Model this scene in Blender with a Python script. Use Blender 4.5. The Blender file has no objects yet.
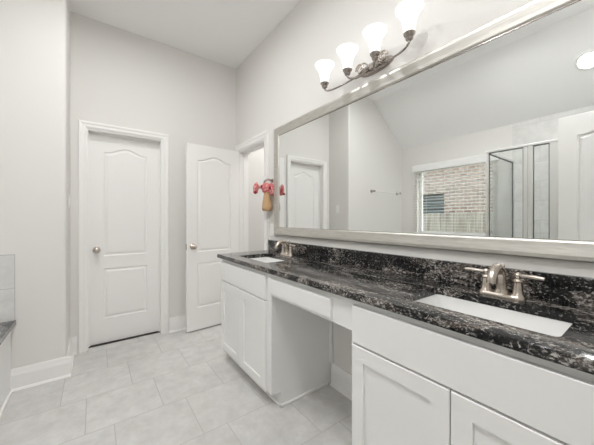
import bpy, bmesh, math
from math import pi, sin, cos, radians
from mathutils import Vector, Matrix

S = bpy.context.scene
COL = S.collection

# ------------------------------------------------------------------ camera
cam = bpy.data.objects.new('camera', bpy.data.cameras.new('camera'))
COL.objects.link(cam)
cam.location = (0, 0, 1.2)
cam.rotation_euler = (radians(90), 0, radians(-36.5))
cam.data.sensor_width = 36
cam.data.sensor_fit = 'HORIZONTAL'
cam.data.lens = 36 * 274 / 594
cam.data.shift_y = -3.5 / 594
cam.data.clip_start = 0.02
S.camera = cam

# ------------------------------------------------------------------ world, exposure
W = bpy.data.worlds.new('sky')
S.world = W
W.use_nodes = True
nt = W.node_tree
sky = nt.nodes.new('ShaderNodeTexSky')
sky.sky_type = 'NISHITA'
sky.sun_disc = False
sky.sun_elevation = radians(48)
sky.sun_rotation = radians(200)
sky.air_density = 1.0
sky.dust_density = 2.5
bg = nt.nodes['Background']
hs = nt.nodes.new('ShaderNodeHueSaturation')
hs.inputs['Saturation'].default_value = 0.35
nt.links.new(sky.outputs[0], hs.inputs['Color'])
nt.links.new(hs.outputs[0], bg.inputs[0])
bg.inputs[1].default_value = 0.37
S.view_settings.view_transform = 'Standard'
S.view_settings.look = 'None'
S.view_settings.gamma = 1
S.view_settings.use_curve_mapping = False
S.view_settings.exposure = 1.06
S.cycles.max_bounces = 14
S.cycles.diffuse_bounces = 8
S.cycles.glossy_bounces = 6
S.cycles.transparent_max_bounces = 24
S.cycles.sample_clamp_indirect = 6
S.cycles.blur_glossy = 0.6
S.cycles.use_denoising = True

DOWNLIGHT_FILL_STRENGTH = 150.0  # base for the shower downlight and the added fill lamps
SHADE_STRENGTH = 0.30
BULB_STRENGTH = 0.3
LAMP_COLOUR = (0.985, 0.985, 0.985, 1)

# ------------------------------------------------------------------ materials
def new_mat(name):
    m = bpy.data.materials.new(name)
    m.use_nodes = True
    n = m.node_tree
    return m, n, n.nodes, n.links, n.nodes['Principled BSDF']

def plain(name, col, rough=0.5, metal=0.0, bump=0.0, bscale=200.0, coat=0.0):
    m, t, N, L, b = new_mat(name)
    b.inputs['Base Color'].default_value = (*col, 1)
    b.inputs['Roughness'].default_value = rough
    b.inputs['Metallic'].default_value = metal
    if coat:
        b.inputs['Coat Weight'].default_value = coat
    if bump:
        tc = N.new('ShaderNodeTexCoord'); no = N.new('ShaderNodeTexNoise')
        no.inputs['Scale'].default_value = bscale
        no.inputs['Detail'].default_value = 3
        bp = N.new('ShaderNodeBump'); bp.inputs['Strength'].default_value = bump
        bp.inputs['Distance'].default_value = 0.002
        L.new(tc.outputs['Object'], no.inputs['Vector'])
        L.new(no.outputs['Fac'], bp.inputs['Height'])
        L.new(bp.outputs['Normal'], b.inputs['Normal'])
    return m

def emit(name, col, strength):
    m, t, N, L, b = new_mat(name)
    b.inputs['Base Color'].default_value = (*col[:3], 1)
    b.inputs['Roughness'].default_value = 0.3
    b.inputs['Emission Color'].default_value = col
    b.inputs['Emission Strength'].default_value = strength
    return m

def math_node(N, L, op, a, b=None, c=None):
    n = N.new('ShaderNodeMath'); n.operation = op
    for i, v in enumerate((a, b, c)):
        if v is None: continue
        if isinstance(v, (int, float)): n.inputs[i].default_value = v
        else: L.new(v, n.inputs[i])
    return n.outputs[0]

def ramp(N, stops):
    r = N.new('ShaderNodeValToRGB')
    e = r.color_ramp.elements
    e[0].position, e[0].color = stops[0][0], (*stops[0][1], 1)
    e[1].position, e[1].color = stops[-1][0], (*stops[-1][1], 1)
    for p, c in stops[1:-1]:
        k = e.new(p); k.color = (*c, 1)
    return r

def tile_mat(name, ax, x0, tw, y0, th, shift, light, dark, grout, gw=0.004, rough=0.35):
    """stone tiles laid in courses, each course stepped sideways by `shift`; ax = the two coordinates used."""
    m, t, N, L, b = new_mat(name)
    g = N.new('ShaderNodeNewGeometry')
    sp = N.new('ShaderNodeSeparateXYZ'); L.new(g.outputs['Position'], sp.inputs[0])
    u, v = sp.outputs[ax[0]], sp.outputs[ax[1]]
    vv = math_node(N, L, 'DIVIDE', math_node(N, L, 'SUBTRACT', v, y0), th)
    row = math_node(N, L, 'FLOOR', vv)
    uu = math_node(N, L, 'DIVIDE', math_node(N, L, 'ADD', math_node(N, L, 'SUBTRACT', u, x0), math_node(N, L, 'MULTIPLY', row, shift)), tw)
    colm = math_node(N, L, 'FLOOR', uu)
    fu = math_node(N, L, 'FRACT', uu); fv = math_node(N, L, 'FRACT', vv)
    du = math_node(N, L, 'MULTIPLY', math_node(N, L, 'MINIMUM', fu, math_node(N, L, 'SUBTRACT', 1.0, fu)), tw)
    dv = math_node(N, L, 'MULTIPLY', math_node(N, L, 'MINIMUM', fv, math_node(N, L, 'SUBTRACT', 1.0, fv)), th)
    d = math_node(N, L, 'MINIMUM', du, dv)
    gm = math_node(N, L, 'LESS_THAN', d, gw / 2)
    # mottled stone, different in every tile
    cmb = N.new('ShaderNodeCombineXYZ'); L.new(colm, cmb.inputs[0]); L.new(row, cmb.inputs[1])
    wn = N.new('ShaderNodeTexWhiteNoise'); L.new(cmb.outputs[0], wn.inputs['Vector'])
    off = N.new('ShaderNodeVectorMath'); off.operation = 'SCALE'; L.new(wn.outputs['Color'], off.inputs[0]); off.inputs['Scale'].default_value = 17.0
    add = N.new('ShaderNodeVectorMath'); L.new(g.outputs['Position'], add.inputs[0]); L.new(off.outputs[0], add.inputs[1])
    no = N.new('ShaderNodeTexNoise'); L.new(add.outputs[0], no.inputs['Vector'])
    no.inputs['Scale'].default_value = 10; no.inputs['Detail'].default_value = 8; no.inputs['Roughness'].default_value = 0.68; no.inputs['Distortion'].default_value = 0.25
    r = ramp(N, [(0.32, dark), (0.52, tuple((a + c) / 2 for a, c in zip(dark, light))), (0.7, light)])
    L.new(no.outputs['Fac'], r.inputs[0])
    hv = N.new('ShaderNodeHueSaturation'); L.new(r.outputs[0], hv.inputs['Color'])
    L.new(math_node(N, L, 'ADD', 0.97, math_node(N, L, 'MULTIPLY', wn.outputs['Value'], 0.06)), hv.inputs['Value'])
    mx = N.new('ShaderNodeMix'); mx.data_type = 'RGBA'
    L.new(gm, mx.inputs['Factor']); L.new(hv.outputs[0], mx.inputs['A']); mx.inputs['B'].default_value = (*grout, 1)
    L.new(mx.outputs['Result'], b.inputs['Base Color'])
    L.new(math_node(N, L, 'ADD', rough, math_node(N, L, 'MULTIPLY', gm, 0.4)), b.inputs['Roughness'])
    bp = N.new('ShaderNodeBump'); bp.inputs['Strength'].default_value = 0.4; bp.inputs['Distance'].default_value = 0.002
    L.new(math_node(N, L, 'MINIMUM', d, 0.004), bp.inputs['Height']); L.new(bp.outputs[0], b.inputs['Normal'])
    return m

def granite_mat(name, grey=False):
    m, t, N, L, b = new_mat(name)
    g = N.new('ShaderNodeNewGeometry')
    # large slow bands running along the counter at a slant
    mp = N.new('ShaderNodeMapping'); L.new(g.outputs['Position'], mp.inputs[0])
    mp.inputs['Rotation'].default_value = (0.2, 0.15, radians(16))
    mp.inputs['Scale'].default_value = (4.2, 1.3, 3.0)
    flow = N.new('ShaderNodeTexNoise'); L.new(mp.outputs[0], flow.inputs['Vector'])
    flow.inputs['Scale'].default_value = 2.6; flow.inputs['Detail'].default_value = 4; flow.inputs['Distortion'].default_value = 1.4
    # small broken flecks
    mq = N.new('ShaderNodeMapping'); L.new(g.outputs['Position'], mq.inputs[0])
    mq.inputs['Rotation'].default_value = (0.2, 0.15, radians(20))
    mq.inputs['Scale'].default_value = (1.5, 1.0, 1.4)
    fleck = N.new('ShaderNodeTexNoise'); L.new(mq.outputs[0], fleck.inputs['Vector'])
    fleck.inputs['Scale'].default_value = 84; fleck.inputs['Detail'].default_value = 6; fleck.inputs['Roughness'].default_value = 0.75; fleck.inputs['Distortion'].default_value = 0.6
    dk = (0.006, 0.006, 0.007)
    if grey:
        base = ramp(N, [(0.36, (0.06, 0.06, 0.06)), (0.5, (0.16, 0.16, 0.165)), (0.66, (0.36, 0.36, 0.36))])
    else:
        base = ramp(N, [(0.30, dk), (0.50, (0.010, 0.010, 0.010)), (0.56, (0.030, 0.026, 0.023)), (0.62, (0.115, 0.092, 0.076)), (0.68, (0.03, 0.027, 0.025)), (0.8, dk)])
    L.new(flow.outputs['Fac'], base.inputs[0])
    dens = ramp(N, [(0.34, (0.035, 0.035, 0.035)), (0.50, (0.075, 0.075, 0.075)), (0.60, (0.125, 0.125, 0.125)), (0.74, (0.05, 0.05, 0.05))])
    L.new(flow.outputs['Fac'], dens.inputs[0])
    th = math_node(N, L, 'ADD', fleck.outputs['Fac'], dens.outputs[0])
    r2 = ramp(N, [(0.60, (0, 0, 0)), (0.645, (0.22, 0.22, 0.22)), (0.70, (1, 1, 1))])
    L.new(th, r2.inputs[0])
    mx = N.new('ShaderNodeMix'); mx.data_type = 'RGBA'
    L.new(r2.outputs[0], mx.inputs['Factor']); L.new(base.outputs[0], mx.inputs['A'])
    mx.inputs['B'].default_value = (0.44, 0.42, 0.40, 1)
    r3 = ramp(N, [(0.36, (0, 0, 0)), (0.44, (1, 1, 1))])
    L.new(fleck.outputs['Fac'], r3.inputs[0])
    m2 = N.new('ShaderNodeMix'); m2.data_type = 'RGBA'
    L.new(r3.outputs[0], m2.inputs['Factor']); m2.inputs['A'].default_value = (*dk, 1); L.new(mx.outputs['Result'], m2.inputs['B'])
    L.new(m2.outputs['Result'], b.inputs['Base Color'])
    b.inputs['Roughness'].default_value = 0.10
    b.inputs['Specular IOR Level'].default_value = 0.38
    return m

def metal_mat(name, col, rough, brushed=0.0, axis=1):
    m, t, N, L, b = new_mat(name)
    b.inputs['Base Color'].default_value = (*col, 1)
    b.inputs['Metallic'].default_value = 1
    b.inputs['Roughness'].default_value = rough
    if brushed:
        g = N.new('ShaderNodeNewGeometry'); mp = N.new('ShaderNodeMapping'); L.new(g.outputs['Position'], mp.inputs[0])
        s = [60, 60, 60]; s[axis] = 4; mp.inputs['Scale'].default_value = s
        no = N.new('ShaderNodeTexNoise'); L.new(mp.outputs[0], no.inputs['Vector']); no.inputs['Scale'].default_value = 3; no.inputs['Detail'].default_value = 4
        r = ramp(N, [(0.3, tuple(c * (1 - brushed) for c in col)), (0.7, tuple(min(1, c * (1 + brushed * 0.4)) for c in col))])
        L.new(no.outputs['Fac'], r.inputs[0]); L.new(r.outputs[0], b.inputs['Base Color'])
    return m

def glass_mat(name, tint=(0.95, 0.97, 0.96), ior=1.45, gain=1.0):
    m, t, N, L, b = new_mat(name)
    N.remove(b)
    tr = N.new('ShaderNodeBsdfTransparent'); tr.inputs[0].default_value = (*tint, 1)
    gl = N.new('ShaderNodeBsdfGlossy'); gl.inputs['Roughness'].default_value = 0.0
    fr = N.new('ShaderNodeFresnel'); 
    gg = N.new('ShaderNodeNewGeometry')      # same reflectance on both faces of a thin pane
    L.new(math_node(N, L, 'ADD', ior, math_node(N, L, 'MULTIPLY', gg.outputs['Backfacing'], 1 / ior - ior)), fr.inputs[0])
    mx = N.new('ShaderNodeMixShader')
    L.new(math_node(N, L, 'MULTIPLY', fr.outputs[0], gain), mx.inputs[0]); L.new(tr.outputs[0], mx.inputs[1]); L.new(gl.outputs[0], mx.inputs[2])
    L.new(mx.outputs[0], N['Material Output'].inputs[0])
    return m

def brick_mat(name):
    m, t, N, L, b = new_mat(name)
    g = N.new('ShaderNodeNewGeometry')
    sp = N.new('ShaderNodeSeparateXYZ'); L.new(g.outputs['Position'], sp.inputs[0])
    cb = N.new('ShaderNodeCombineXYZ'); L.new(sp.outputs[1], cb.inputs[0]); L.new(sp.outputs[2], cb.inputs[1])
    br = N.new('ShaderNodeTexBrick'); L.new(cb.outputs[0], br.inputs['Vector'])
    br.inputs['Scale'].default_value = 1; br.inputs['Brick Width'].default_value = 0.19; br.inputs['Row Height'].default_value = 0.085
    br.inputs['Mortar Size'].default_value = 0.012
    br.inputs['Color1'].default_value = (0.30, 0.20, 0.15, 1); br.inputs['Color2'].default_value = (0.50, 0.37, 0.29, 1)
    br.inputs['Mortar'].default_value = (0.66, 0.61, 0.55, 1)
    no = N.new('ShaderNodeTexNoise'); L.new(cb.outputs[0], no.inputs['Vector']); no.inputs['Scale'].default_value = 9
    mx = N.new('ShaderNodeMix'); mx.data_type = 'RGBA'; mx.blend_type = 'OVERLAY'; mx.inputs['Factor'].default_value = 0.5
    L.new(br.outputs[0], mx.inputs['A']); L.new(no.outputs['Fac'], mx.inputs['B'])
    L.new(mx.outputs['Result'], b.inputs['Base Color']); b.inputs['Roughness'].default_value = 0.9
    return m

def wood_mat(name, c1, c2):
    m, t, N, L, b = new_mat(name)
    g = N.new('ShaderNodeNewGeometry'); mp = N.new('ShaderNodeMapping'); L.new(g.outputs['Position'], mp.inputs[0])
    mp.inputs['Scale'].default_value = (6, 9, 0.8)
    no = N.new('ShaderNodeTexNoise'); L.new(mp.outputs[0], no.inputs['Vector']); no.inputs['Scale'].default_value = 3; no.inputs['Detail'].default_value = 5
    r = ramp(N, [(0.35, c1), (0.65, c2)]); L.new(no.outputs['Fac'], r.inputs[0]); L.new(r.outputs[0], b.inputs['Base Color'])
    b.inputs['Roughness'].default_value = 0.85
    return m

def fabric_mat(name, base, spot, scale, lo, hi):
    m, t, N, L, b = new_mat(name)
    tc = N.new('ShaderNodeTexCoord')
    v = N.new('ShaderNodeTexVoronoi'); L.new(tc.outputs['Object'], v.inputs['Vector']); v.inputs['Scale'].default_value = scale
    r = ramp(N, [(lo, spot), (hi, base)]); L.new(v.outputs['Distance'], r.inputs[0]); L.new(r.outputs[0], b.inputs['Base Color'])
    b.inputs['Roughness'].default_value = 0.9
    return m

WALL = plain('wall_paint', (0.755, 0.742, 0.718), 0.75, bump=0.25, bscale=160)
CEIL = plain('ceiling_paint', (0.92, 0.915, 0.91), 0.85, bump=0.3, bscale=120)
TRIM = plain('trim_paint', (0.87, 0.86, 0.845), 0.38)
DOORP = plain('door_paint', (0.86, 0.85, 0.835), 0.4)
CAB = plain('cabinet_paint', (0.83, 0.83, 0.82), 0.36)
FLOOR = tile_mat('floor_tile', (0, 1), 0.494, 0.400, 1.540, 0.3845, 0.135, (0.68, 0.67, 0.655), (0.53, 0.52, 0.505), (0.48, 0.47, 0.455), 0.005)
TILEL = tile_mat('wall_tile_yz', (1, 2), 0.0, 0.60, 0.245, 0.235, 0.30, (0.78, 0.775, 0.76), (0.64, 0.635, 0.62), (0.50, 0.49, 0.48), 0.004, 0.25)
TILEF = tile_mat('wall_tile_xz', (0, 2), -0.448, 0.60, 0.245, 0.235, 0.0, (0.78, 0.775, 0.76), (0.64, 0.635, 0.62), (0.50, 0.49, 0.48), 0.004, 0.25)
GRANITE = granite_mat('black_granite')
GRANITEG = granite_mat('grey_granite', True)
NICKEL = metal_mat('brushed_nickel', (0.58, 0.52, 0.46), 0.26)
NICKELD = metal_mat('satin_nickel', (0.40, 0.36, 0.33), 0.24)
CHROME = metal_mat('polished_aluminium', (0.92, 0.92, 0.91), 0.38)
FRAME = metal_mat('champagne_silver', (0.66, 0.64, 0.60), 0.46, 0.14, 1)
PORC = plain('white_porcelain', (0.86, 0.86, 0.85), 0.08)
PLASTIC = plain('white_plastic', (0.86, 0.86, 0.84), 0.35)
VINYL = plain('white_vinyl', (0.86, 0.86, 0.85), 0.4)
SEAL = plain('grey_rubber', (0.12, 0.12, 0.12), 0.6)
DARK = plain('gap_shade', (0.03, 0.027, 0.025), 0.8)  # near-black for the painted shade under the closed door
GLASS = glass_mat('clear_glass')
SHGLASS = glass_mat('shower_glass', (0.965, 0.975, 0.97), 1.45, 0.8)
DGLASS = plain('dark_window', (0.06, 0.08, 0.08), 0.1)
SHUTTER = plain('green_grey_shutter', (0.16, 0.20, 0.20), 0.6)
BRICK = brick_mat('brick')
FENCE = wood_mat('fence_wood', (0.38, 0.33, 0.27), (0.62, 0.57, 0.50))
GROUND = plain('ground', (0.20, 0.24, 0.12), 0.95, bump=0.5, bscale=40)
FILL = emit('fill_lens', LAMP_COLOUR, DOWNLIGHT_FILL_STRENGTH)  # lens of the added, unseen fill lamps
FILLMID = emit('fill_lens_door_end', LAMP_COLOUR, DOWNLIGHT_FILL_STRENGTH * .85)
FILLROOM = emit('fill_lens_toilet_room', LAMP_COLOUR, DOWNLIGHT_FILL_STRENGTH * .85)
FILLKNEE = emit('fill_lens_knee_space', LAMP_COLOUR, DOWNLIGHT_FILL_STRENGTH * .75)
LENSDIM = emit('lamp_lens_shower', LAMP_COLOUR, DOWNLIGHT_FILL_STRENGTH * .22)
BULB = emit('bulb_glass', LAMP_COLOUR, BULB_STRENGTH)
SHADE = emit('frosted_glass', LAMP_COLOUR, SHADE_STRENGTH)
PINK = fabric_mat('pink_print', (0.62, 0.17, 0.18), (0.80, 0.48, 0.44), 55, 0.25, 0.45)
RED = plain('dark_red_cloth', (0.30, 0.03, 0.04), 0.9)
TAN = plain('tan_cloth', (0.55, 0.36, 0.20), 0.9, bump=0.4, bscale=300)
CREAM = plain('cream_cloth', (0.78, 0.62, 0.52), 0.9)
MIRROR, _t, _N, _L, _b = new_mat('mirror_silver')
_b.inputs['Base Color'].default_value = (0.88, 0.895, 0.885, 1); _b.inputs['Metallic'].default_value = 1; _b.inputs['Roughness'].default_value = 0.0

# ------------------------------------------------------------------ mesh helpers
def BM(): return bmesh.new()

def box(bm, x0, x1, y0, y1, z0, z1, bev=0.0, seg=2):
    r = bmesh.ops.create_cube(bm, size=1)
    vs = r['verts']
    for v in vs:
        v.co = Vector(((x0 + x1) / 2 + v.co.x * (x1 - x0), (y0 + y1) / 2 + v.co.y * (y1 - y0), (z0 + z1) / 2 + v.co.z * (z1 - z0)))
    if bev:
        es = list({e for v in vs for e in v.link_edges})
        bmesh.ops.bevel(bm, geom=es, offset=bev, segments=seg, affect='EDGES', profile=0.5)

def prism(bm, poly, axis, a0, a1):
    """poly: 2-D points; axis: the extrusion axis (0 x, 1 y, 2 z)."""
    def co(p, a):
        if axis == 0: return (a, p[0], p[1])
        if axis == 1: return (p[0], a, p[1])
        return (p[0], p[1], a)
    A = [bm.verts.new(co(p, a0)) for p in poly]; B = [bm.verts.new(co(p, a1)) for p in poly]
    bm.faces.new(A); bm.faces.new(B[::-1])
    n = len(poly)
    for i in range(n):
        bm.faces.new((A[i], B[i], B[(i + 1) % n], A[(i + 1) % n]))

def lathe(bm, prof, origin, axis=(0, 0, 1), n=24, cap0=True, cap1=True, sx=1, sy=1):
    """prof: (radius, height) from bottom to top."""
    q = Vector((0, 0, 1)).rotation_difference(Vector(axis).normalized())
    o = Vector(origin); rings = []
    for r, h in prof:
        rings.append([bm.verts.new(o + q @ Vector((r * cos(2 * pi * k / n) * sx, r * sin(2 * pi * k / n) * sy, h))) for k in range(n)])
    for A, B in zip(rings, rings[1:]):
        for k in range(n):
            bm.faces.new((A[k], A[(k + 1) % n], B[(k + 1) % n], B[k]))
    if cap0: bm.faces.new(rings[0][::-1])
    if cap1: bm.faces.new(rings[-1])

def smooth_path(P, sub=6):
    P = [Vector(p) for p in P]; out = []
    for i in range(len(P) - 1):
        p0 = P[max(i - 1, 0)]; p1 = P[i]; p2 = P[i + 1]; p3 = P[min(i + 2, len(P) - 1)]
        for k in range(sub):
            t = k / sub
            out.append(0.5 * ((2 * p1) + (p2 - p0) * t + (2 * p0 - 5 * p1 + 4 * p2 - p3) * t * t + (3 * p1 - p0 - 3 * p2 + p3) * t ** 3))
    out.append(P[-1]); return out

def tube(bm, P, R, n=12, sub=6, flat=1.0):
    pts = smooth_path(P, sub) if sub > 1 else [Vector(p) for p in P]
    m = len(pts)
    if isinstance(R, (int, float)): R = [R, R]
    rad = []
    for i in range(m):
        t = i / (m - 1) * (len(R) - 1); k = min(int(t), len(R) - 2); rad.append(R[k] + (R[k + 1] - R[k]) * (t - k))
    T = (pts[1] - pts[0]).normalized()
    up = Vector((0, 0, 1)) if abs(T.z) < 0.9 else Vector((1, 0, 0))
    N_ = T.cross(up).normalized(); rings = []
    for i in range(m):
        Tn = (pts[min(i + 1, m - 1)] - pts[max(i - 1, 0)]).normalized()
        N_ = (T.rotation_difference(Tn) @ N_); N_ = (N_ - Tn * N_.dot(Tn)).normalized(); T = Tn
        B_ = T.cross(N_)
        rings.append([bm.verts.new(pts[i] + (N_ * cos(2 * pi * k / n) + B_ * sin(2 * pi * k / n) * flat) * rad[i]) for k in range(n)])
    for A, B in zip(rings, rings[1:]):
        for k in range(n):
            bm.faces.new((A[k], A[(k + 1) % n], B[(k + 1) % n], B[k]))
    bm.faces.new(rings[0][::-1]); bm.faces.new(rings[-1])

def ellipsoid(bm, c, r, rot=None, lump=0.0, seed=0.0):
    res = bmesh.ops.create_icosphere(bm, subdivisions=3, radius=1)
    for v in res['verts']:
        p = v.co.copy()
        k = 1 + lump * (sin(7 * p.x + seed) * sin(6 * p.y + 2 * seed) + sin(8 * p.z + seed) * 0.6)
        p = Vector((p.x * r[0], p.y * r[1], p.z * r[2])) * k
        if rot: p = rot @ p
        v.co = p + Vector(c)

BASE = {}
def world_base(o):
    return BASE.get(o.name, Vector((0, 0, 0)))

def obj(name, bm, mat, parent=None, smooth=False, local=False):
    """one mesh object; coordinates are the room's unless local."""
    bmesh.ops.recalc_face_normals(bm, faces=bm.faces)
    me = bpy.data.meshes.new(name); bm.to_mesh(me); bm.free()
    for mm in (mat if isinstance(mat, (list, tuple)) else [mat]): me.materials.append(mm)
    if smooth:
        me.shade_smooth()
        me.set_sharp_from_angle(angle=radians(smooth if smooth is not True else 40))
    o = bpy.data.objects.new(name, me); COL.objects.link(o)
    if parent is not None:
        o.parent = parent
        b = world_base(parent)
        if not local: me.transform(Matrix.Translation(-b))
        BASE[o.name] = b
    return o

def tag(o, label, cat, group=None):
    o['label'] = label; o['category'] = cat
    if group: o['group'] = group
    return o

def thing(name, label, cat, loc, group=None):
    o = bpy.data.objects.new(name, None); COL.objects.link(o)
    o.location = loc; BASE[o.name] = Vector(loc)
    o.empty_display_size = 0.1
    return tag(o, label, cat, group)

def struct(o, label, cat):
    o['kind'] = 'structure'
    return tag(o, label, cat)

def struct_empty(name, label, cat, loc):
    o = thing(name, label, cat, loc); o['kind'] = 'structure'; return o

def copy_tree(o, parent=None):
    c = o.copy(); COL.objects.link(c)
    if parent is not None: c.parent = parent
    for ch in [k for k in bpy.data.objects if k.parent == o]:
        copy_tree(ch, c)
    return c

# ------------------------------------------------------------------ key dimensions
XR = 1.397          # vanity wall face
YF = 3.144          # far wall face
YJ = 2.73           # tub alcove wall face
XJ = -0.172         # end of the alcove wall
XL = -1.50          # window wall face
YB = -0.16          # back wall face
H = 3.04            # flat ceiling
XFOLD, ZL = -0.715, 2.405

# ------------------------------------------------------------------ room shell
b = BM(); box(b, -1.62, 2.75, -2.3, 4.25, -0.1, 0.0)
struct(obj('floor', b, FLOOR), 'light grey stone look tile floor laid in stepped courses', 'floor')

b = BM()
prism(b, [(XFOLD, H), (2.75, H), (2.75, H + .12), (XFOLD - .05, H + .12), (XL - .12, ZL + .06), (XL - .12, ZL - .096), (XL, ZL)], 1, -2.3, 4.25)
struct(obj('ceiling', b, CEIL), 'pale grey ceiling, flat over the vanity and sloping down to the window wall', 'ceiling')

D1X0, D1X1, D1H = -0.055, 0.572, 2.028
b = BM()
prism(b, [(XJ, 0), (D1X0, 0), (D1X0, D1H), (D1X1, D1H), (D1X1, 0), (XR, 0), (XR, H), (XJ, H)], 1, YF, YF + .12)
struct(obj('wall_far', b, WALL), 'light greige end wall around the closed white door', 'wall')

b = BM()
prism(b, [(XL, 0), (XJ, 0), (XJ, H), (XFOLD, H), (XL, ZL)], 1, YJ, YF + .12)
es = [e for e in b.edges if all(abs(v.co.x - XJ) < 1e-4 and abs(v.co.y - YJ) < 1e-4 for v in e.verts)]
bmesh.ops.bevel(b, geom=es, offset=0.022, segments=6, affect='EDGES', profile=0.5)
struct(obj('wall_alcove', b, WALL, smooth=30), 'light greige wall with rounded corner at the end of the tub deck', 'wall')

D2Y0, D2Y1, D2H = 2.440, 3.058, 2.006
b = BM()
prism(b, [(YB - .12, 0), (D2Y0, 0), (D2Y0, D2H), (D2Y1, D2H), (D2Y1, 0), (YF + .12, 0), (YF + .12, H), (YB - .12, H)], 0, XR, XR + .118)
struct(obj('wall_right', b, WALL), 'light greige vanity wall carrying the big framed mirror', 'wall')

WY0, WY1, WZ0, WZ1 = 1.36, 2.45, 0.955, 2.03
b = BM()
prism(b, [(YB - .12, 0), (YJ, 0), (YJ, ZL), (YB - .12, ZL)], 0, XL - .12, XL)
o = obj('wall_left', b, WALL)
struct(o, 'light greige low wall with the window over the bathtub', 'wall')
# window hole: rebuilt as four pieces around the opening
me = o.data; bm2 = BM()
box(bm2, XL - .12, XL, YB - .12, WY0, -0.0, ZL); box(bm2, XL - .12, XL, WY1, YJ, 0, ZL)
box(bm2, XL - .12, XL, WY0, WY1, 0, WZ0); box(bm2, XL - .12, XL, WY0, WY1, WZ1, ZL)
bm2.to_mesh(me); bm2.free()

D3X0, D3X1 = -0.335, 0.385
b = BM()
prism(b, [(XL, 0), (D3X0, 0), (D3X0, 2.045), (D3X1, 2.045), (D3X1, 0), (XR, 0), (XR, H), (XFOLD, H), (XL, ZL)], 1, YB - .12, YB)
struct(obj('wall_back', b, WALL), 'light greige wall around the entry doorway', 'wall')

# small rooms behind the doorways, and a light block behind the closed door
b = BM()
box(b, -0.75, -0.67, -2.3, YB - .12, 0, H); box(b, 1.6, 1.68, -2.3, YB - .12, 0, H); box(b, -0.67, 1.6, -2.3, -2.2, 0, H)
struct(obj('wall_hall', b, WALL), 'plain light walls of the hall outside the entry doorway', 'wall')
b = BM()
box(b, XR + .118, 2.75, 2.02, 2.10, 0, H); box(b, XR + .118, 2.75, 3.62, 3.70, 0, H); box(b, 2.67, 2.75, 2.10, 3.62, 0, H)
struct(obj('wall_toilet_room', b, WALL), 'plain light walls of the small room seen through the open doorway', 'wall')
b = BM()
box(b, -0.60, -0.52, YF + .12, 4.25, 0, H); box(b, 1.1, 1.18, YF + .12, 4.25, 0, H); box(b, -0.52, 1.1, 4.15, 4.25, 0, H)
struct(obj('wall_light_block', b, WALL), 'plain unseen walls added behind the closed door to block sky light', 'wall')  # added to close the void so no sky light leaks under the door

# baseboards: profile (thickness, height)
BP = [(0, 0), (.017, 0), (.017, .105), (.012, .125), (.010, .138), (.006, .150), (0, .150)]
def baseboard(name, label, runs):
    bm = BM()
    for kind, at, a0, a1, s in runs:
        if kind == 'x': prism(bm, [(at + s * t, z) for t, z in BP], 0, a0, a1)      # runs along x, on a wall y=at
        else: prism(bm, [(at + s * t, z) for t, z in BP], 1, a0, a1)
    # shoe moulding
        for_x = kind == 'x'
        q = [(at + s * .017, 0), (at + s * .030, 0), (at + s * .027, .009), (at + s * .017, .016)]
        prism(bm, q, 0 if for_x else 1, a0, a1)
    return struct(obj(name, bm, TRIM), label, 'baseboard')
baseboard('baseboard_far', 'white baseboard between the closed door and the open door', [('x', YF, .637, XR, -1), ('x', YF, XJ, -.122, -1)])
baseboard('baseboard_alcove', 'white baseboard wrapping the corner beside the tub deck', [('x', YJ, -.468, XJ + .030, -1), ('y', XJ, YJ, YF - .03, 1)])
baseboard('baseboard_right', 'white baseboard on the wall inside the knee space', [('y', XR, .83, 1.45, -1)])

# ------------------------------------------------------------------ doors
def inset(poly, d):
    n = len(poly); out = []
    for i in range(n):
        p0, p1, p2 = (Vector(poly[k % n]) for k in (i - 1, i, i + 1))
        e1 = (p1 - p0).normalized(); e2 = (p2 - p1).normalized()
        n1 = Vector((-e1.y, e1.x)); n2 = Vector((-e2.y, e2.x))
        m_ = n1 + n2; m_ = m_ / max(m_.dot(n1), 0.3) if m_.length > 1e-6 else n1
        out.append(p1 + m_ * d)
    return out

def rect(x0, x1, z0, z1): return [(x0, z0), (x1, z0), (x1, z1), (x0, z1)]
def arch(x0, x1, z0, zs, rise, n=28):
    P = [(x0, z0), (x1, z0)]
    for k in range(n + 1):
        u = 1 - 2 * k / n                      # +1 .. -1
        a = abs(u)
        h = 0 if a > .92 else (0.5 + 0.5 * cos(pi * a / .92))
        P.append(((x0 + x1) / 2 + u * (x1 - x0) / 2, zs + rise * h))
    return P

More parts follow.
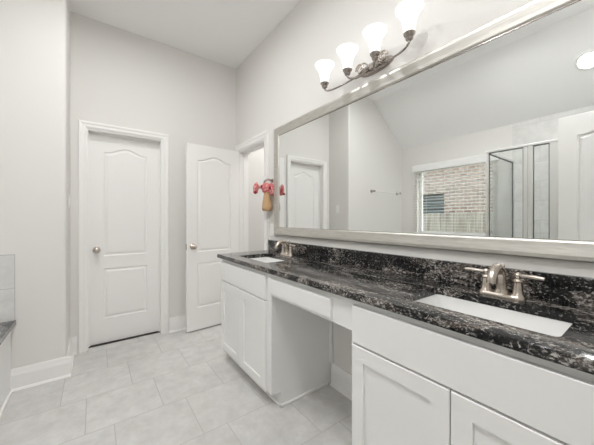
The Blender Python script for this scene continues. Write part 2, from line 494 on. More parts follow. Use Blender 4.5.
def slab_bm(w, h, t, panels, rings, both=False, bev=0.0):
    """a door leaf: local x 0..w, front at y=0 facing -y, z 0..h; panels sunk by rings of (inset, depth)."""
    bm = BM()
    def side(y, sgn):
        def loop(pts, d): return [bm.verts.new((p[0], y + sgn * d, p[1])) for p in pts]
        e = []
        outer = loop(rect(bev, w - bev, bev, h - bev), 0)
        for i in range(4): e.append(bm.edges.new((outer[i], outer[(i + 1) % 4])))
        for P in panels:
            prev = loop(P, 0)
            m_ = len(prev)
            for i in range(m_): e.append(bm.edges.new((prev[i], prev[(i + 1) % m_])))
            for ins, d in rings:
                cur = loop(inset(P, ins), d)
                for i in range(m_): bm.faces.new((prev[i], prev[(i + 1) % m_], cur[(i + 1) % m_], cur[i]))
                prev = cur
            bm.faces.new(prev)
        bmesh.ops.triangle_fill(bm, use_beauty=True, use_dissolve=False, edges=e, normal=(0, -sgn, 0))
        return outer
    A = side(0, 1)
    if both: Bk = side(t, -1)
    else:
        Bk = [bm.verts.new((p[0], t, p[1])) for p in rect(0, w, 0, h)]; bm.faces.new(Bk)
    if bev:
        Mid = [bm.verts.new((p[0], bev, p[1])) for p in rect(0, w, 0, h)]
        for i in range(4): bm.faces.new((A[i], A[(i + 1) % 4], Mid[(i + 1) % 4], Mid[i]))
        A = Mid
        if both:
            Mid2 = [bm.verts.new((p[0], t - bev, p[1])) for p in rect(0, w, 0, h)]
            for i in range(4): bm.faces.new((Bk[i], Bk[(i + 1) % 4], Mid2[(i + 1) % 4], Mid2[i]))
            Bk = Mid2
    for i in range(4): bm.faces.new((A[i], A[(i + 1) % 4], Bk[(i + 1) % 4], Bk[i]))
    return bm

RAISED = [(.004, .007), (.010, .010), (.017, .009), (.032, .002)]
def room_door_bm(w, h=2.02):
    m_ = .112
    return slab_bm(w, h, .035, [rect(m_, w - m_, .235, .715), arch(m_, w - m_, .835, h - .165, .052)], RAISED, both=True, bev=.002)

def knob(parent, x, y, z, sgn):
    """door knob on a leaf; sgn -1: front."""
    bm = BM()
    lathe(bm, [(.030, 0), (.031, .004), (.026, .009), (.012, .014), (.011, .034), (.020, .040), (.027, .050), (.027, .058), (.019, .067), (.004, .070)], (x, y, z), (0, sgn, 0), 20)
    return obj('door_knob', bm, NICKEL, parent, smooth=True, local=True)

CP = [(0, 0), (.0, .009), (.010, .011), (.014, .015), (.040, .016), (.055, .021), (.070, .021), (.074, .017), (.074, 0)]   # casing profile (across, depth)
def casing_bm(axis, face, s, a0, a1, top, wid=1.0):
    """U-shaped casing with mitred corners on the wall plane `face`; s: the way it stands out."""
    bm = BM(); loops = []
    for w_, d in CP:
        w_ *= wid
        c = face + s * d
        P = [(a0 - w_, 0), (a0 - w_, top + w_), (a1 + w_, top + w_), (a1 + w_, 0)]
        loops.append([bm.verts.new((p[0], c, p[1]) if axis == 'x' else (c, p[0], p[1])) for p in P])
    n = len(loops)
    for i in range(n):
        A, B = loops[i], loops[(i + 1) % n]
        for k in range(3): bm.faces.new((A[k], A[k + 1], B[k + 1], B[k]))
    bm.faces.new([l[0] for l in loops]); bm.faces.new([l[3] for l in loops])
    return bm

def jamb_bm(axis, a0, a1, top, f0, f1, stop):
    bm = BM(); t = .012
    def bx(p0, p1, q0, q1, z0, z1):
        if axis == 'x': box(bm, p0, p1, q0, q1, z0, z1)
        else: box(bm, q0, q1, p0, p1, z0, z1)
    bx(a0, a0 + t, f0, f1, 0, top); bx(a1 - t, a1, f0, f1, 0, top); bx(a0 + t, a1 - t, f0, f1, top - t, top)
    if stop:
        s0, s1 = stop
        bx(a0 + t, a0 + t + .011, s0, s1, 0, top - t); bx(a1 - t - .011, a1 - t, s0, s1, 0, top - t); bx(a0 + t, a1 - t, s0, s1, top - t - .011, top - t)
    return bm

# closed door in the far wall
d = struct_empty('door_1', 'closed white arched two panel door with nickel knob on its left', 'door', ((D1X0 + D1X1) / 2, YF, 0))
obj('casing', casing_bm('x', YF, -1, D1X0, D1X1, D1H, .80), TRIM, d)
obj('jamb', jamb_bm('x', D1X0, D1X1, D1H, YF, YF + .12, (YF + .072, YF + .084)), TRIM, d)
w1 = D1X1 - D1X0 - .032
s = obj('door_leaf', room_door_bm(w1, 2.004), DOORP, d, local=True)
s.location = (-w1 / 2, .085, .006)
knob(s, .058, 0, .90, -1)
b = BM(); box(b, D1X0 + .012, D1X1 - .012, YF + .05, YF + .12, .0005, .004)
obj('gap_shade_strip', b, DARK, d)  # dark strip stands in for the shade in the gap under the leaf

# open door into the small room, hung on the vanity wall
d = struct_empty('door_2', 'open white arched two panel door swung against the end wall', 'door', (XR, (D2Y0 + D2Y1) / 2, 0))
obj('casing', casing_bm('y', XR, -1, D2Y0, D2Y1, D2H, 1.05), TRIM, d)
obj('jamb', jamb_bm('y', D2Y0, D2Y1, D2H, XR, XR + .118, (XR + .050, XR + .062)), TRIM, d)
w2 = .612
s = obj('door_leaf', room_door_bm(w2, 1.985), DOORP, d, local=True)
s.location = (- w2 * cos(radians(4.0)) - .010, 3.026 - w2 * sin(radians(4.0)) - (D2Y0 + D2Y1) / 2, .014)
s.rotation_euler = (0, 0, radians(4.0))
knob(s, .060, 0, .895, -1); knob(s, .060, .035, .895, 1)
b = BM(); box(b, -.0015, .0, .006, .029, .865, .925)
obj('latch_plate', b, NICKELD, s, local=True)

# entry door, open beside the camera; seen in the mirror
d = struct_empty('door_3', 'open white entry door seen at the right end of the mirror', 'door', (D3X0, YB, 0))
obj('casing', casing_bm('x', YB, 1, D3X0, D3X1, 2.045), TRIM, d)
obj('jamb', jamb_bm('x', D3X0, D3X1, 2.045, YB - .12, YB, (YB - .062, YB - .05)), TRIM, d)
w3 = .672
s = obj('door_leaf', room_door_bm(w3, 2.03), DOORP, d, local=True)
A3 = radians(90 + 3.0)
# leaf runs from the hinge towards the free edge; its front (-y local) faces the vanity
hinge = Vector((-.312, YB + .032, .012))
s.rotation_euler = (0, 0, A3)
s.location = hinge - Vector((D3X0, YB, 0))
s.scale = (1, 1, 1)
# for an angle past 90 degrees local -y looks towards +x
knob(s, w3 - .060, 0, .90, -1); knob(s, w3 - .060, .035, .90, 1)

# ------------------------------------------------------------------ window, blind and what is outside
d = struct_empty('window_1', 'white framed window over the bathtub with a brick house beyond', 'window', (XL, (WY0 + WY1) / 2, WZ0))
b = BM()
fw = .045
for (y0, y1, z0, z1) in ((WY0, WY0 + fw, WZ0, WZ1), (WY1 - fw, WY1, WZ0, WZ1), (WY0 + fw, WY1 - fw, WZ0, WZ0 + fw), (WY0 + fw, WY1 - fw, WZ1 - fw, WZ1)):
    box(b, XL - .105, XL - .06, y0, y1, z0, z1, .003)
obj('window_frame', b, VINYL, d)
b = BM(); box(b, XL - .085, XL - .080, WY0 + fw, WY1 - fw, WZ0 + fw, WZ1 - fw)
obj('pane', b, GLASS, d)
b = BM(); box(b, XL - .06, XL + .060, WY0 - .03, WY1 + .03, WZ0 - .018, WZ0 + .004, .004)
obj('window_sill', b, TRIM, d)

t = thing('window_blind', 'white horizontal slat blind hanging open in the window', 'blind', (XL, (WY0 + WY1) / 2, WZ0))
b = BM(); box(b, XL, XL + .066, WY0 - .055, WY1 + .055, 1.965, 2.068, .006); obj('valance', b, VINYL, t)
b = BM()
z = WZ0 + .06
while z < 1.965:
    r0 = len(b.verts)
    box(b, XL + .008, XL + .056, WY0 - .035, WY1 + .035, z - .0012, z + .0012)
    b.verts.ensure_lookup_table()
    for v in b.verts[r0:]: v.co.z += (v.co.x - (XL + .032)) * 0.04
    z += .0445
obj('slats', b, VINYL, t)
b = BM(); box(b, XL + .007, XL + .057, WY0 - .035, WY1 + .035, WZ0 + .012, WZ0 + .032, .003); obj('bottom_rail', b, VINYL, t)
for yy in (WY0 + .16, (WY0 + WY1) / 2, WY1 - .16):
    b = BM()
    for xx in (XL + .007, XL + .057): tube(b, [(xx, yy, WZ0 + .03), (xx, yy, 1.98)], .0012, 6, 1)
    obj('ladder_cord', b, VINYL, t)

b = BM(); box(b, -9, XL - .12, -6, 12, -.45, -.25)
struct(obj('ground', b, GROUND), 'strip of ground outside between the house and the fence', 'ground')
FX, BX = -3.5, -4.9
t = thing('wooden_fence', 'weathered wooden picket fence outside in front of the brick wall', 'fence', (FX, 3, -.25))
b = BM(); i = 0; y = -1.5
while y < 9.5:
    i += 1
    box(b, FX - .01 + .004 * (i % 2), FX + .010 + .004 * (i % 2), y, y + .136, -.25, 1.33 + .012 * sin(i * 2.3))
    y += .142
obj('pickets', b, FENCE, t)
for z in (.1, .95):
    b = BM(); box(b, FX - .05, FX - .01, -1.5, 9.5, z, z + .09); obj('rail', b, FENCE, t)
t = thing('brick_house', 'tan brick house wall outside the window', 'house', (BX, 3, -.25))
b = BM()
NY0, NY1, NZ0, NZ1 = 3.62, 4.28, .75, 1.90
box(b, BX - .2, BX, -4, NY0, -.25, 4.6); box(b, BX - .2, BX, NY1, 11, -.25, 4.6); box(b, BX - .2, BX, NY0, NY1, -.25, NZ0); box(b, BX - .2, BX, NY0, NY1, NZ1, 4.6)
obj('brick_wall', b, BRICK, t)
f = BM()
box(f, BX - .12, BX - .11, NY0, NY1, NZ0, NZ1)
w = obj('window', f, DGLASS, t)
f = BM(); z = NZ0 + .03
while z < NZ1:
    box(f, BX - .11, BX - .08, NY0, NY1, z, z + .05); z += .12
obj('shutter_slats', f, SHUTTER, w)

# ------------------------------------------------------------------ tub deck, tub, tile, shower
TX = -0.468; TZ = .490
t = thing('tub_deck', 'white panelled tub deck with grey granite top below the window', 'tub deck', (-.98, 1.96, 0))
b = BM(); box(b, TX - .03, TX, 1.191, YJ - .002, .001, TZ - .03)
obj('apron', b, CAB, t)
b = BM(); box(b, TX, TX + .014, 1.19, YJ - .001, 0, .018, .004); obj('shoe_moulding', b, TRIM, t)
def rrect(x0, x1, y0, y1, r, n=6):
    P = []
    for cx_, cy_, a0 in ((x1 - r, y1 - r, 0), (x0 + r, y1 - r, 90), (x0 + r, y0 + r, 180), (x1 - r, y0 + r, 270)):
        for k in range(n + 1):
            a = radians(a0 + 90 * k / n); P.append((cx_ + r * cos(a), cy_ + r * sin(a)))
    return P
def holed_slab(bm, outer, holes, z0, z1):
    for z, sgn in ((z0, -1), (z1, 1)):
        e = []
        for P in [outer] + holes:
            vs = [bm.verts.new((p[0], p[1], z)) for p in P]
            for i in range(len(vs)): e.append(bm.edges.new((vs[i], vs[(i + 1) % len(vs)])))
        bmesh.ops.triangle_fill(bm, use_beauty=True, edges=e, normal=(0, 0, sgn))
    for P in [outer] + holes:
        A = [bm.verts.new((p[0], p[1], z0)) for p in P]; B = [bm.verts.new((p[0], p[1], z1)) for p in P]
        for i in range(len(P)): bm.faces.new((A[i], A[(i + 1) % len(P)], B[(i + 1) % len(P)], B[i]))
    bmesh.ops.remove_doubles(bm, verts=bm.verts, dist=1e-5)
def ell(cx_, cy_, a, c, n=40): return [(cx_ + a * cos(2 * pi * k / n), cy_ + c * sin(2 * pi * k / n)) for k in range(n)]
b = BM(); holed_slab(b, [(XL + .002, 1.191), (-.443, 1.191), (-.443, YJ - .002), (XL + .002, YJ - .002)], [ell(-.985, 1.96, .36, .66)], TZ - .03, TZ)
obj('granite_top', b, GRANITEG, t)
b = BM()
rings = []
for k, (sc, z) in enumerate(((1.10, TZ), (1.09, TZ + .022), (1.03, TZ + .026), (.97, TZ + .005), (.93, .25), (.85, .10), (.60, .06), (.02, .05))):
    rings.append([b.verts.new((p[0], p[1], z)) for p in ell(-.985, 1.96, .36 * sc, .66 * (1 + (sc - 1) * .6))])
for A, Bq in zip(rings, rings[1:]):
    for k in range(40): b.faces.new((A[k], A[(k + 1) % 40], Bq[(k + 1) % 40], Bq[k]))
b.faces.new(rings[-1])
tag(obj('bathtub', b, PORC, smooth=True), 'white oval bathtub set into the grey granite deck', 'bathtub')
b = BM()
box(b, XL, -.448, YJ - .010, YJ, TZ, .952)
struct(obj('trim_1', b, TILEF), 'grey stone tile splash on the wall above the tub deck end', 'wall tile')
b = BM(); box(b, XL, XL + .010, 1.19, YJ - .010, TZ, .935)
box(b, XL, XL + .010, YB, 1.172, 0, ZL + .006)
struct(obj('trim_2', b, TILEL), 'grey stone tile on the window wall inside the shower', 'wall tile')
b = BM(); prism(b, [(XL + .010, 0), (-.66, 0), (-.66, H), (XFOLD, H), (XL + .010, ZL + .006)], 1, YB, YB + .010)
struct(obj('trim_3', b, TILEF), 'grey stone tile on the back wall of the shower', 'wall tile')

SX = -.6645; SZ = 1.935
t = thing('shower_enclosure', 'glass shower enclosure with polished aluminium frame beside the tub', 'shower', (-1.08, .55, 0))
b = BM(); box(b, SX - .05, SX + .05, YB + .010, 1.185, 0, .10, .006); box(b, XL + .01, SX - .05, 1.10, 1.185, 0, .10, .006); obj('curb', b, TILEF, t)
b = BM(); box(b, XL + .01, SX - .05, YB + .010, 1.10, 0, .03); obj('shower_floor', b, PORC, t)
def glass_panel(x0, x1, y0, y1, z0, z1):
    bm = BM(); box(bm, x0, x1, y0, y1, z0, z1); obj('glass_panel', bm, SHGLASS, t)
def post(x0, x1, y0, y1, z0, z1):
    bm = BM(); box(bm, x0, x1, y0, y1, z0, z1, .003); obj('post', bm, CHROME, t)
glass_panel(SX - .003, SX + .003, .85, 1.15, .125, SZ - .02)
glass_panel(SX - .003, SX + .003, .656, .78, .125, SZ - .02)
glass_panel(XL + .03, SX - .012, 1.159, 1.165, .125, SZ - .02)
post(SX - .014, SX + .014, 1.15, 1.178, .10, SZ - .02)
post(SX - .014, SX + .014, .818, .852, .10, SZ - .02); post(SX - .016, SX + .016, .778, .816, .10, SZ - .02)
post(SX - .016, SX + .016, .597, .656, .10, SZ - .02)
post(XL + .010, XL + .03, 1.150, 1.174, .10, SZ - .02)
def seal(y):
    bm = BM(); box(bm, SX - .006, SX + .006, y - .004, y + .004, .125, SZ - .02); obj('dark_seal', bm, SEAL, t)
for y in (.854, 1.147, .660, .776): seal(y)
b = BM(); box(b, SX - .006, SX + .006, .66, 1.15, SZ - .028, SZ - .020); box(b, XL + .03, SX - .014, 1.157, 1.167, SZ - .030, SZ - .020); box(b, XL + .030, XL + .038, 1.156, 1.168, .125, SZ - .030)
obj('dark_seal', b, SEAL, t)
b = BM(); box(b, SX - .018, SX + .018, YB + .010, 1.178, SZ - .02, SZ + .006, .003); box(b, XL + .01, SX - .018, 1.150, 1.174, SZ - .02, SZ + .004, .003)
obj('top_rail', b, CHROME, t)
b = BM(); box(b, SX - .014, SX + .014, YB + .010, 1.15, .10, .125, .003); box(b, XL + .03, SX - .014, 1.150, 1.174, .10, .125, .003)
obj('bottom_rail', b, CHROME, t)
dd = BM(); box(dd, SX - .003, SX + .003, YB + .04, .58, .135, SZ - .03)
sd = obj('shower_door', dd, SHGLASS, t)
dd = BM()
box(dd, SX - .012, SX + .012, .578, .597, .13, SZ - .022); box(dd, SX - .012, SX + .012, YB + .012, YB + .04, .13, SZ - .022)
obj('door_frame', dd, CHROME, sd)
dd = BM(); tube(dd, [(SX, .54, .95), (SX + .05, .54, .95), (SX + .05, .54, 1.15), (SX, .54, 1.15)], .008, 10, 1); obj('handle', dd, CHROME, sd, smooth=True)

# ------------------------------------------------------------------ vanity cabinets
CT, CZ = .865, .895          # cabinet top, counter top
XFR, XDR = .890, .871        # face frame front, door fronts
SHAKER = [(.0012, .0085)]
def cab_front(w, h, panel=True):
    bm = slab_bm(w, h, XFR - XDR, [rect(.060, w - .060, .060, h - .060)] if panel else [], SHAKER, bev=.0025)
    return bm
def place_front(name, bm, parent, yhi, z):
    bm.transform(Matrix.Translation((XDR, yhi, z)) @ Matrix.Rotation(radians(-90), 4, 'Z'))
    return obj(name, bm, CAB, parent)
CY0, CY1 = 1.471, 2.299
def vanity(label, c0, c1, y_lo, y_mid, y_hi):
    s0 = y_lo - c0 + .004
    cab = thing('vanity_cabinet', label, 'cabinet', (1.13, (c0 + c1) / 2, 0))
    b = BM()
    box(b, XFR + .019, XR - .003, c0, c0 + .016, .098, CT); box(b, XFR + .019, XR - .003, c1 - .016, c1, .098, CT)
    box(b, .963, XR - .003, c0, c0 + .016, 0, .098); box(b, .963, XR - .003, c1 - .016, c1, 0, .098)
    box(b, XFR + .019, XR - .003, c0 + .016, c1 - .016, .098, .112); box(b, XR - .012, XR - .003, c0 + .016, c1 - .016, .112, CT)
    obj('carcass', b, CAB, cab)
    b = BM(); fs = .046
    box(b, XFR, XFR + .019, c0, c0 + s0, .098, CT); box(b, XFR, XFR + .019, c1 - fs, c1, .098, CT)
    box(b, XFR, XFR + .019, c0 + s0, c1 - fs, .098, .125); box(b, XFR, XFR + .019, c0 + s0, c1 - fs, CT - .045, CT)
    box(b, XFR, XFR + .019, c0 + s0, c1 - fs, .665, .705)
    obj('face_frame', b, CAB, cab)
    b = BM(); box(b, .963, .975, c0 + .016, c1 - .016, 0, .098); obj('toe_kick', b, CAB, cab)
    b = BM()
    box(b, .949, XR - .035, c0 - .013, c0, 0, .018, .005); box(b, .949, .963, c0 - .013, c1, 0, .018, .005); obj('shoe_moulding', b, TRIM, cab)
    place_front('door', cab_front(y_hi - y_mid - .002, .572), cab, y_hi, .104)
    place_front('door', cab_front(y_mid - y_lo - .002, .572), cab, y_mid - .002, .104)
    place_front('drawer_front', cab_front(y_hi - y_lo, .154, False), cab, y_hi, .684)
vanity('white two door vanity cabinet under the far sink', CY0, CY1, 1.520, 1.892, 2.262)
vanity('white two door vanity cabinet under the near sink', -.155, .806, -.002, .394, .790)

t = thing('vanity_desk', 'white shallow desk section with one drawer front over the open knee space', 'vanity desk', (1.0, 1.14, .722))
b = BM(); KY0, KY1 = .8065, CY0 - .0005
box(b, XFR, XFR + .019, KY0, KY1, .722, CT)
box(b, XFR + .019, XR - .02, KY0, KY0 + .014, .735, CT); box(b, XFR + .019, XR - .02, KY1 - .014, KY1, .735, CT)
box(b, XFR + .019, XR - .02, KY0 + .014, KY1 - .014, .735, .745)
obj('apron', b, CAB, t)
place_front('drawer_front', cab_front(.545, .092, False), t, 1.466, .741)
b = BM(); box(b, XR - .018, XR - .003, CY0 - .028, CY0 - .0005, .152, .72)
tag(obj('scribe_strip', b, CAB), 'narrow white vertical strip in the back corner of the knee space', 'trim strip')

# ------------------------------------------------------------------ countertop, sinks, faucets
SK = [(.960, 1.232, 1.66, 2.112), (.960, 1.232, .164, .614)]
CXF, CYE, CYN = .862, 2.337, YB + .001
t = thing('countertop', 'long polished black granite countertop with grey and brown veins', 'countertop', (1.13, 1.14, CT))
b = BM()
holed_slab(b, [(CXF, CYN), (XR - .001, CYN), (XR - .001, CYE), (CXF, CYE)], [rrect(*k, .018) for k in SK], CT, CZ)
es = [e for e in b.edges if all(v.co.z > CZ - 1e-4 for v in e.verts) and len(e.link_faces) == 2 and abs(e.link_faces[0].normal.dot(e.link_faces[1].normal)) < .5 and (all(abs(v.co.x - CXF) < 1e-4 for v in e.verts) or all(abs(v.co.y - CYE) < 1e-4 for v in e.verts))]
bmesh.ops.bevel(b, geom=es, offset=.006, segments=3, affect='EDGES', profile=.5)
obj('slab', b, GRANITE, t, smooth=30)
b = BM(); box(b, XR - .021, XR - .001, CYN, CYE, CZ, CZ + .100, .002); obj('backsplash', b, GRANITE, t)

x0, x1, y0, y1 = SK[0]
sk = thing('sink', 'white rectangular undermount sink at the far end of the countertop', 'sink', ((x0 + x1) / 2, (y0 + y1) / 2, CT - .15))
b = BM(); rings = []
for g, z, r in ((.016, CT, .03), (-.004, CT, .02), (-.002, CT - .006, .022), (.010 * -1, CT - .11, .03), (-.03, CT - .138, .04), (-.10, CT - .146, .02), (-.122, CT - .148, .006)):
    rings.append([b.verts.new((p[0], p[1], z)) for p in rrect(x0 - g, x1 + g, y0 - g, y1 + g, r, 6)])
rings_out = [[b.verts.new((p[0], p[1], z)) for p in rrect(x0 - g, x1 + g, y0 - g, y1 + g, r, 6)] for g, z, r in ((.016, CT - .012, .03), (.004, CT - .014, .03), (.004, CT - .12, .03), (-.03, CT - .155, .04))]
allr = rings_out[::-1] + rings
for A, Bq in zip(allr, allr[1:]):
    n = len(A)
    for k in range(n): b.faces.new((A[k], A[(k + 1) % n], Bq[(k + 1) % n], Bq[k]))
b.faces.new(rings[-1]); b.faces.new(rings_out[-1][::-1])
bmesh.ops.translate(b, verts=b.verts, vec=(0, 0, -.0005))
obj('basin', b, PORC, sk, smooth=35)
b = BM(); lathe(b, [(.030, 0), (.030, .003), (.022, .004), (.020, .008), (.004, .010)], ((x0 + x1) / 2, (y0 + y1) / 2, CT - .149), (0, 0, 1), 20); obj('drain', b, NICKEL, sk, smooth=True)
sk2 = copy_tree(sk); sk2.location.y = (SK[1][2] + SK[1][3]) / 2
sk2['label'] = 'white rectangular undermount sink at the near end of the countertop'

FXC = 1.292
fy = (SK[0][2] + SK[0][3]) / 2
fc = thing('faucet', 'brushed nickel two lever arched faucet behind the far sink', 'faucet', (FXC, fy, CZ))
b = BM()
P = rrect(FXC - .029, FXC + .029, fy - .078, fy + .078, .028, 8)
rg = []
for sc, z in ((1.0, 0), (1.0, .006), (.93, .012), (.80, .016)):
    rg.append([b.verts.new((FXC + (p[0] - FXC) * sc, fy + (p[1] - fy) * (1 - (1 - sc) * .4), CZ + z)) for p in P])
for A, Bq in zip(rg, rg[1:]):
    n = len(A)
    for k in range(n): b.faces.new((A[k], A[(k + 1) % n], Bq[(k + 1) % n], Bq[k]))
b.faces.new(rg[0][::-1]); b.faces.new(rg[-1])
obj('base_plate', b, NICKEL, fc, smooth=True)
b = BM()
tube(b, [(FXC, fy, CZ + .010), (FXC, fy, CZ + .055), (FXC - .010, fy, CZ + .096), (FXC - .040, fy, CZ + .120), (FXC - .078, fy, CZ + .110), (FXC - .098, fy, CZ + .086), (FXC - .102, fy, CZ + .066)],
     [.021, .0175, .0158, .0155, .0158, .0165, .0175], 18, 8)
lathe(b, [(.026, 0), (.024, .008), (.019, .020)], (FXC, fy, CZ + .010), (0, 0, 1), 20)
obj('spout', b, NICKEL, fc, smooth=50)
b = BM(); tube(b, [(FXC + .020, fy, CZ + .012), (FXC + .020, fy, CZ + .115)], .003, 8, 1); ellipsoid(b, (FXC + .020, fy, CZ + .119), (.006, .006, .007)); obj('lift_rod', b, NICKEL, fc, smooth=True)
for sg in (-1, 1):
    b = BM(); hy = fy + sg * .052
    lathe(b, [(.025, 0), (.024, .006), (.0175, .014), (.016, .030), (.0135, .050), (.012, .056), (.016, .060), (.015, .066), (.008, .071), (.010, .076), (.012, .083), (.010, .090), (.002, .094)], (FXC, hy, CZ + .008), (0, 0, 1), 20)
    hd = obj('handle', b, NICKEL, fc, smooth=50)
    b = BM(); tube(b, [(FXC, hy, CZ + .090), (FXC - .002, hy + sg * .022, CZ + .091), (FXC - .003, hy + sg * .050, CZ + .091), (FXC - .004, hy + sg * .078, CZ + .090)], [.006, .0070, .0088, .0065], 12, 5)
    obj('lever', b, NICKEL, hd, smooth=True)
f2 = copy_tree(fc); f2.location.y = (SK[1][2] + SK[1][3]) / 2
f2['label'] = 'brushed nickel two lever arched faucet behind the near sink'

# ------------------------------------------------------------------ mirror
MY0, MY1, MZ0, MZ1 = .05, 2.232, 1.048, 2.055
MW = .074
t = thing('wall_mirror', 'large wall mirror in a brushed champagne silver frame above the counter', 'mirror', (XR, (MY0 + MY1) / 2, MZ0))
b = BM(); loops = []
for w_, dpt in ((0, 0), (0, .018), (.006, .024), (.020, .0245), (.050, .019), (.066, .017), (.072, .0135), (MW, .0115), (MW, 0)):
    x = XR - .001 - dpt
    loops.append([b.verts.new((x, y_, z_)) for y_, z_ in ((MY0 + w_, MZ0 + w_), (MY1 - w_, MZ0 + w_), (MY1 - w_, MZ1 - w_), (MY0 + w_, MZ1 - w_))])
n = len(loops)
for i in range(n):
    A, Bq = loops[i], loops[(i + 1) % n]
    for k in range(4): b.faces.new((A[k], A[(k + 1) % 4], Bq[(k + 1) % 4], Bq[k]))
obj('frame', b, FRAME, t)
b = BM(); box(b, XR - .008, XR - .002, MY0 + MW - .004, MY1 - MW + .004, MZ0 + MW - .004, MZ1 - MW + .004)
obj('mirror_glass', b, MIRROR, t)
b = BM(); e_ = .0035
for (y0, y1, z0, z1) in ((MY0 + MW - .001, MY1 - MW + .001, MZ1 - MW - e_, MZ1 - MW + .001), (MY0 + MW - .001, MY1 - MW + .001, MZ0 + MW - .001, MZ0 + MW + .002)):
    box(b, XR - .0115, XR - .008, y0, y1, z0, z1)
obj('lip_shade_line', b, NICKELD, t)  # darker strips paint the shadow line along the frame's inner lip

# ------------------------------------------------------------------ vanity light
LY = 1.066; LX = 1.250
t = thing('vanity_light', 'four light brushed nickel bath bar with white bell shades above the mirror', 'light fixture', (XR, LY, 2.135))
b = BM(); lathe(b, [(.125, 0), (.125, .008), (.112, .018), (.080, .024), (.05, .030), (.02, .034)], (XR, LY, 2.135), (-1, 0, 0), 40, sx=.30, sy=1)
obj('backplate', b, NICKELD, t, smooth=True)
for sg in (-1, 1):
    for off in (.309, .103):
        b = BM(); yo = LY + sg * off
        if off > .2:
            tube(b, [(LX, yo, 2.094), (LX, yo - sg * .004, 2.071), (LX + .006, yo - sg * .035, 2.055), (LX + .03, yo - sg * .10, 2.062), (LX + .075, yo - sg * .18, 2.092), (XR - .03, yo - sg * .25, 2.130)], [.006, .006], 10, 6)
        else:
            tube(b, [(LX, yo, 2.094), (LX, yo - sg * .003, 2.073), (LX + .012, yo - sg * .018, 2.060), (LX + .05, yo - sg * .040, 2.069), (XR - .03, yo - sg * .062, 2.122)], [.006, .006], 10, 6)
        obj('arm', b, NICKELD, t, smooth=True)
        b = BM()
        lathe(b, [(.006, -.018), (.010, -.014), (.017, -.008), (.019, .000), (.017, .004), (.021, .008), (.027, .016), (.029, .022), (.026, .023)], (LX, yo, 2.094), (0, 0, 1), 20)
        obj('socket', b, NICKELD, t, smooth=True)
        b = BM()
        outp = [(.022, 0), (.026, .008), (.028, .024), (.031, .046), (.037, .070), (.047, .093), (.058, .110), (.065, .120), (.067, .126)]
        prof = outp + [(r - .004, h) for r, h in outp[::-1][:-1]] + [(.019, .004)]
        lathe(b, prof, (LX, yo, 2.113), (0, 0, 1), 32)
        obj('shade', b, SHADE, t, smooth=60)
        b = BM(); ellipsoid(b, (LX, yo, 2.113 + .058), (.021, .021, .028)); lathe(b, [(.012, 0), (.012, .035)], (LX, yo, 2.115), (0, 0, 1), 12); obj('bulb', b, BULB, t, smooth=True)
    b = BM()
    pts = []
    for k in range(26):
        a = k / 25 * 3.3 * pi; r = .034 * (1 - k / 25 * .72)
        pts.append((XR - .055, LY + sg * (.085 + r * cos(a)), 2.142 + r * sin(a)))
    tube(b, pts, [.005, .0035], 8, 1)
    obj('scroll', b, NICKEL, t, smooth=True)
    b = BM(); tube(b, [(XR - .03, LY + sg * .03, 2.14), (XR - .05, LY + sg * .06, 2.17), (XR - .055, LY + sg * .119, 2.142)], .0045, 8, 6); obj('scroll_stem', b, NICKEL, t, smooth=True)

# ------------------------------------------------------------------ shower downlight, and unseen ceiling lights added as fill
def downlight_or_fill(loc, normal, label, lens=None):
    q = Vector(normal)
    tt = thing('downlight_or_fill', label, 'light', loc, None)
    bm = BM(); lathe(bm, [(.073, .001), (.098, .001), (.098, .006), (.090, .010), (.076, .010), (.073, .004)], loc, q, 32, False, False); obj('trim_ring', bm, PLASTIC, tt, smooth=True)
    bm = BM(); lathe(bm, [(.072, .002), (.072, .0045), (.03, .007)], loc, q, 32); obj('lens', bm, lens or FILL, tt)
    return tt
sl = Vector((H - ZL, 0, -(XFOLD - XL))).normalized()
dx = -1.085; dz = H - (XFOLD - dx) * (H - ZL) / (XFOLD - XL)
downlight_or_fill((dx, .455, dz), sl, 'round white recessed light in the sloped ceiling above the shower', LENSDIM)
downlight_or_fill((.00, .20, H), (0, 0, -1), 'added round white fill light in the flat ceiling beside the near sink')  # unseen lamp added to brighten the room
downlight_or_fill((-.20, .95, H), (0, 0, -1), 'added round white fill light in the flat ceiling before the knee space', FILLKNEE)  # unseen fill, placed clear of the mirror's view
downlight_or_fill((.25, 1.98, H), (0, 0, -1), 'added round white fill light in the flat ceiling before the open door', FILLMID)  # unseen fill added for the far wall and doors
downlight_or_fill((2.1, 2.75, H), (0, 0, -1), 'added round white fill light in the small room behind the open door', FILLROOM)  # unseen lamp added to lighten the wall seen through the doorway
downlight_or_fill((.35, -1.0, H), (0, 0, -1), 'added round white fill light in the hall outside the entry door')  # unseen lamp added to send light in through the entry doorway

# ------------------------------------------------------------------ small things
t = thing('light_switch', 'white light switch plate on the narrow end of the alcove wall', 'light switch', (XJ, 2.95, 1.35))
b = BM(); box(b, XJ, XJ + .006, 2.915, 2.985, 1.292, 1.408, .002); obj('plate', b, PLASTIC, t)
b = BM(); box(b, XJ + .006, XJ + .010, 2.934, 2.966, 1.318, 1.382, .001); obj('rocker', b, PLASTIC, t)
t = thing('outlet', 'white outlet plate on the wall beside the lower corner of the mirror', 'outlet', (XR, 2.285, 1.09))
b = BM(); box(b, XR - .007, XR, 2.250, 2.322, 1.037, 1.153, .002); obj('plate', b, PLASTIC, t)
for z in (1.072, 1.118):
    b = BM(); box(b, XR - .010, XR - .007, 2.272, 2.300, z - .014, z + .014, .001); obj('socket', b, PLASTIC, t)

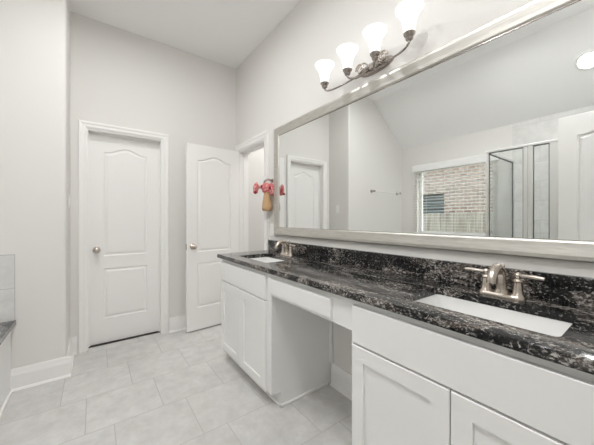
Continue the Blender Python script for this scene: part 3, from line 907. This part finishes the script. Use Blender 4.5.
t = thing('towel_bar', 'slim chrome towel bar on the wall above the tub end', 'towel bar', (-1.01, YJ, 1.63))
for xx in (-.675, -1.345):
    b = BM(); lathe(b, [(.024, 0), (.024, .006), (.014, .012), (.010, .040), (.013, .055), (.015, .066), (.010, .074), (.003, .076)], (xx, YJ, 1.63), (0, -1, 0), 18); obj('bracket', b, NICKELD, t, smooth=True)
b = BM(); tube(b, [(-.675, YJ - .062, 1.63), (-1.345, YJ - .062, 1.63)], .0065, 12, 1); obj('bar', b, CHROME, t, smooth=True)

OY, OZ = 2.290, 1.500
OX = 1.346
t = thing('hanging_ornament', 'pink patterned bow ornament with tan hanging tail on a grey wall hook', 'ornament', (OX, OY, 1.27))
b = BM()
box(b, XR - .012, XR, OY - .018, OY + .018, OZ + .055, OZ + .090, .003)
tube(b, [(XR - .008, OY, OZ + .075), (OX + .015, OY + .01, OZ + .082), (OX - .012, OY + .03, OZ + .074), (OX - .025, OY + .04, OZ + .030)], .009, 10, 6)
obj('hook', b, NICKELD, t, smooth=True)
b = BM()
ellipsoid(b, (OX - .012, OY + .018, OZ + .000), (.046, .046, .050), None, .07, 1.0)
ellipsoid(b, (OX + .018, OY - .036, OZ - .014), (.030, .036, .060), None, .07, 2.2)
bow = obj('bow', b, PINK, t, smooth=180)
b = BM(); ellipsoid(b, (OX - .056, OY + .022, OZ + .012), (.009, .014, .015)); obj('bow_knot', b, RED, bow, smooth=True)
b = BM(); ellipsoid(b, (OX - .008, OY - .052, OZ - .005), (.011, .013, .020)); obj('bow_spot', b, RED, bow, smooth=True)
b = BM()
tube(b, [(OX - .03, OY + .05, OZ + .012), (OX - .090, OY + .050, OZ + .012)], [.022, .016], 10, 1); obj('strap', b, CREAM, t, smooth=True)
b = BM(); ellipsoid(b, (OX - .104, OY + .050, OZ - .008), (.026, .030, .056), Matrix.Rotation(radians(14), 3, 'X'), .08, .4); obj('loop', b, PINK, t, smooth=180)
b = BM(); ellipsoid(b, (OX - .120, OY + .034, OZ - .046), (.012, .014, .012)); obj('loop_end', b, RED, t, smooth=True)
b = BM()
lathe(b, [(.040, 0), (.054, .008), (.055, .03), (.051, .075), (.042, .12), (.034, .165), (.024, .19)], (OX - .005, OY + .014, OZ - .222), (0, 0, 1), 24, sx=.75, sy=1)
for v in b.verts:
    a = math.atan2(v.co.y - OY - .014, v.co.x - OX + .005)
    k = 1 + .08 * sin(a * 5); v.co.x = (OX - .005) + (v.co.x - OX + .005) * k; v.co.y = (OY + .014) + (v.co.y - OY - .014) * k
obj('tail', b, TAN, t, smooth=60)
